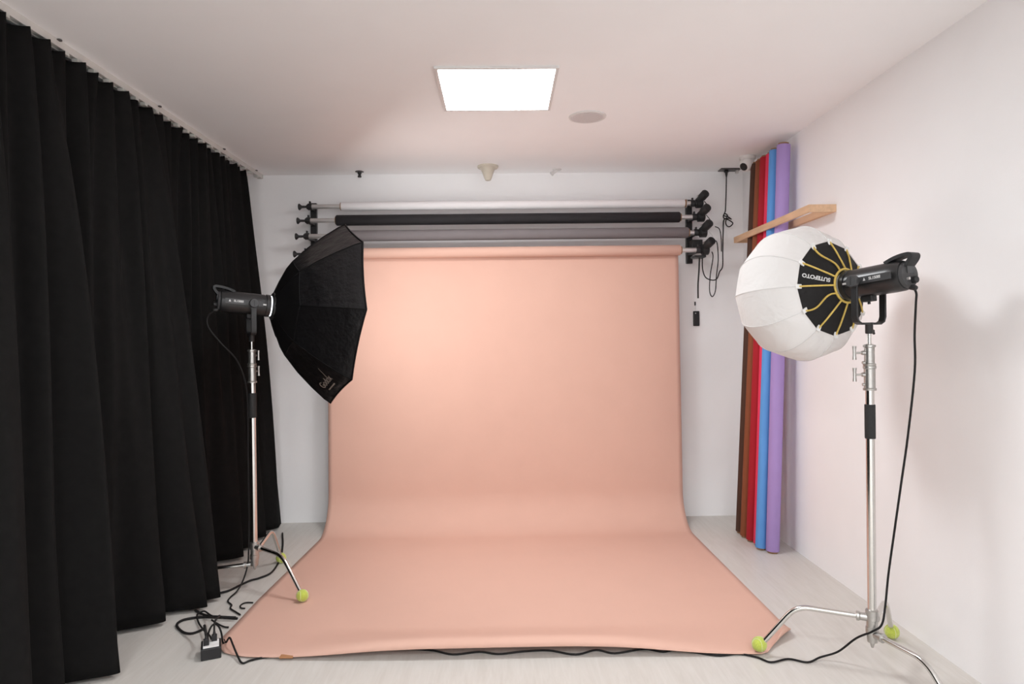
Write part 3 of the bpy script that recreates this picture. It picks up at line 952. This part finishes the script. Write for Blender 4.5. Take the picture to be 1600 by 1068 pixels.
# ------------------------------------------------------------------ printing on the two modifiers
def disc_frame(k, s, lift=0.0015):
    """frame on back panel k of the lantern: Y outwards along the radius, Z off the cloth towards the lamp"""
    p = gore_pt(disc_prof, k, 0.5, s)
    yv = (gore_pt(disc_prof, k, 0.5, min(1, s + 0.05)) - gore_pt(disc_prof, k, 0.5, s - 0.05)).normalized()
    x = (gore_pt(disc_prof, k, 0.9, s) - gore_pt(disc_prof, k, 0.1, s)).normalized()
    z = x.cross(yv)
    if (P_R.inverted().to_3x3() @ z).x > 0:
        x = -x
        z = -z
    m = Matrix((x, yv, z)).transposed().to_4x4()
    m.translation = p + z * lift
    return m


text_mesh('SUTEFOTO', 0.0245, disc_frame(0, 0.56) @ Matrix.Rotation(PI / 2, 4, 'Z'), 'brand_print', 'print', ln, bold=0.0009)
lf = facet_frame(3, 0.62, 0.5) @ Matrix.Rotation(PI, 4, 'Z')
text_mesh('Godox', 0.062, lf, 'brand_print', 'logo', sbx, bold=0.0004)
lf2 = lf @ Matrix.Translation((0.0, -0.045, 0.0))
MB().box((-0.058, -0.004, 0.0), (0.058, 0.004, 0.0006), lf2).build('print_line', 'logo', sbx)
lf3 = lf @ Matrix.Translation((0.068, 0.040, 0.0)) @ Matrix.Rotation(R(-20), 4, 'Z')
MB().box((-0.0018, -0.035, 0.0), (0.0018, 0.045, 0.0006), lf3).build('print_stroke', 'logo', sbx)

# ------------------------------------------------------------------ power box on the floor with its plugs and cables
pb = empty('power_box', (-1.338, 3.066, 0.0), 'black socket box with white top on the floor by the front left paper corner', 'power strip', rotz=R(23))
bevel(MB().box((-0.043, 0.0, 0.0), (0.043, 0.105, 0.052)).build('housing', 'black_plastic', pb), 0.004)
bevel(MB().box((-0.034, 0.010, 0.050), (0.034, 0.046, 0.0545)).build('socket_plate', 'white_tab', pb), 0.001)
bevel(MB().box((-0.034, 0.050, 0.050), (0.034, 0.092, 0.0545)).build('socket_plate', 'white_tab', pb), 0.001)
for px_, py_ in ((-0.020, 0.042), (0.014, 0.078)):
    pg = MB().box((-0.012, -0.010, 0.0), (0.012, 0.010, 0.028)).lathe([(0.026, 0.008), (0.045, 0.005)], 10, axis_matrix((0, 0, 0), (0, 0, 1), (0, 1, 0)))
    q = bevel(pg.build('plug', 'black_plastic', None), 0.002)
    q.location = (0, 0, 0)
    w = Matrix.Rotation(R(23), 4, 'Z') @ Vector((px_, py_, 0.054)) + Vector((-1.338, 3.066, 0))
    q.location = w
    q.rotation_euler = (0, 0, R(23))
    q.name = 'power_plug'
    tag(q, 'black plug in the %s of the floor power box' % ('front socket' if py_ < 0.06 else 'rear socket'), 'plug', 'plugs in the floor power box')

cable('lamp_power_cable', [(1.650, 2.655, 1.628), (1.660, 2.650, 1.605), (1.664, 2.66, 1.56), (1.664, 2.67, 1.44), (1.669, 2.68, 1.29), (1.651, 2.70, 1.03), (1.626, 2.71, 0.825), (1.610, 2.73, 0.638),
                     (1.600, 2.76, 0.446), (1.597, 2.78, 0.308), (1.588, 2.79, 0.225), (1.559, 2.80, 0.192), (1.52, 2.87, 0.13), (1.47, 2.93, 0.045), (1.40, 2.95, 0.012), (1.330, 2.920, 0.006), (1.259, 2.953, 0.006), (1.171, 2.927, 0.006),
                     (1.126, 2.975, 0.006), (1.054, 3.01, 0.006), (0.95, 3.00, 0.006), (0.80, 3.06, 0.006), (0.72, 3.045, 0.006), (0.64, 3.075, 0.006), (0.50, 3.04, 0.006), (0.42, 3.075, 0.006),
                     (0.32, 3.035, 0.006), (0.2, 3.08, 0.006), (0.08, 3.075, 0.006), (-0.03, 3.055, 0.006), (-0.12, 3.08, 0.006), (-0.24, 3.06, 0.006), (-0.36, 3.11, 0.006), (-0.6, 3.13, 0.006), (-0.85, 3.11, 0.006),
                     (-1.029, 3.085, 0.006), (-1.106, 3.065, 0.006), (-1.152, 3.040, 0.006), (-1.180, 3.018, 0.006), (-1.225, 3.075, 0.020), (-1.262, 3.125, 0.04), (-1.300, 3.18, 0.05), (-1.332, 3.215, 0.012), (-1.36, 3.26, 0.006)],
      0.0045, 'long black power cord from the right studio light along the front paper edge', 'cable', sub=6)
CG = 'cables around the floor power box'
w1 = Matrix.Rotation(R(23), 4, 'Z') @ Vector((-0.020, 0.042, 0.098)) + Vector((-1.338, 3.066, 0))
w2 = Matrix.Rotation(R(23), 4, 'Z') @ Vector((0.014, 0.078, 0.098)) + Vector((-1.338, 3.066, 0))
cable('power_cable', [tuple(w1), (w1.x - 0.02, w1.y + 0.03, 0.13), (-1.43, 3.20, 0.085), (-1.52, 3.28, 0.03), (-1.60, 3.35, 0.008), (-1.668, 3.43, 0.008), (-1.672, 3.49, 0.008), (-1.63, 3.52, 0.008), (-1.578, 3.53, 0.008), (-1.500, 3.525, 0.008), (-1.392, 3.508, 0.006)],
      0.0065, 'thick black cable looping left from the floor power box', 'cable', CG)
cable('power_cable', [tuple(w2), (w2.x - 0.005, w2.y + 0.02, 0.135), (-1.37, 3.24, 0.13), (-1.44, 3.36, 0.075), (-1.51, 3.46, 0.045), (-1.583, 3.55, 0.03), (-1.61, 3.53, 0.02), (-1.56, 3.44, 0.012), (-1.46, 3.29, 0.03), (-1.40, 3.20, 0.05), (-1.372, 3.17, 0.02)],
      0.0045, 'thin black cable curling up and back behind the floor power box', 'cable', CG)
cable('power_cable', [(-1.40, 3.175, 0.012), (-1.405, 3.19, 0.06), (-1.395, 3.21, 0.095), (-1.37, 3.21, 0.10), (-1.348, 3.20, 0.07), (-1.340, 3.20, 0.02), (-1.34, 3.22, 0.006)], 0.0045, 'short black cable arching over the back of the floor power box', 'cable', CG)
cable('power_cable', [(-1.396, 3.555, 0.006), (-1.430, 3.589, 0.006), (-1.482, 3.642, 0.006), (-1.495, 3.69, 0.006), (-1.536, 3.742, 0.006), (-1.545, 3.80, 0.008), (-1.532, 3.87, 0.02), (-1.515, 3.92, 0.07), (-1.50, 3.945, 0.15), (-1.492, 3.94, 0.25), (-1.490, 3.945, 0.40)],
      0.0045, 'black cable wriggling down from the left stand to the paper edge', 'cable', CG)
cable('power_cable', [(-1.64, 3.86, 0.008), (-1.595, 3.90, 0.008), (-1.56, 3.99, 0.008), (-1.53, 4.06, 0.008), (-1.49, 4.10, 0.008), (-1.45, 4.20, 0.008), (-1.48, 4.45, 0.008), (-1.56, 4.75, 0.008), (-1.66, 5.05, 0.010)], 0.006, 'black cable lying on the floor behind the left stand', 'cable', CG)
cable('power_cable', [(-1.388, 3.717, 0.006), (-1.429, 3.719, 0.006), (-1.443, 3.684, 0.006), (-1.428, 3.648, 0.006), (-1.402, 3.638, 0.006)], 0.004, 'small black cable hook beside the left paper edge', 'cable', CG)
cable('power_cable', [(-1.394, 3.49, 0.018), (-1.486, 3.50, 0.020), (-1.533, 3.505, 0.022), (-1.60, 3.56, 0.012), (-1.66, 3.62, 0.008)], 0.0065, 'thick black cable running from under the curtain to the paper', 'cable', CG)
cable('power_cable', [(-1.505, 3.461, 0.020), (-1.464, 3.436, 0.010), (-1.418, 3.403, 0.008), (-1.394, 3.40, 0.006)], 0.0045, 'short black cable ending at the left paper edge behind the power box', 'cable', CG)
cable('lamp_power_cable', [(-1.640, 3.855, 1.625), (-1.668, 3.84, 1.59), (-1.66, 3.83, 1.53), (-1.60, 3.85, 1.44), (-1.53, 3.91, 1.33), (-1.492, 3.945, 1.15), (-1.490, 3.945, 0.8), (-1.490, 3.945, 0.40)], 0.0045, 'black cord drooping from the back of the left studio light to the pole', 'cable')
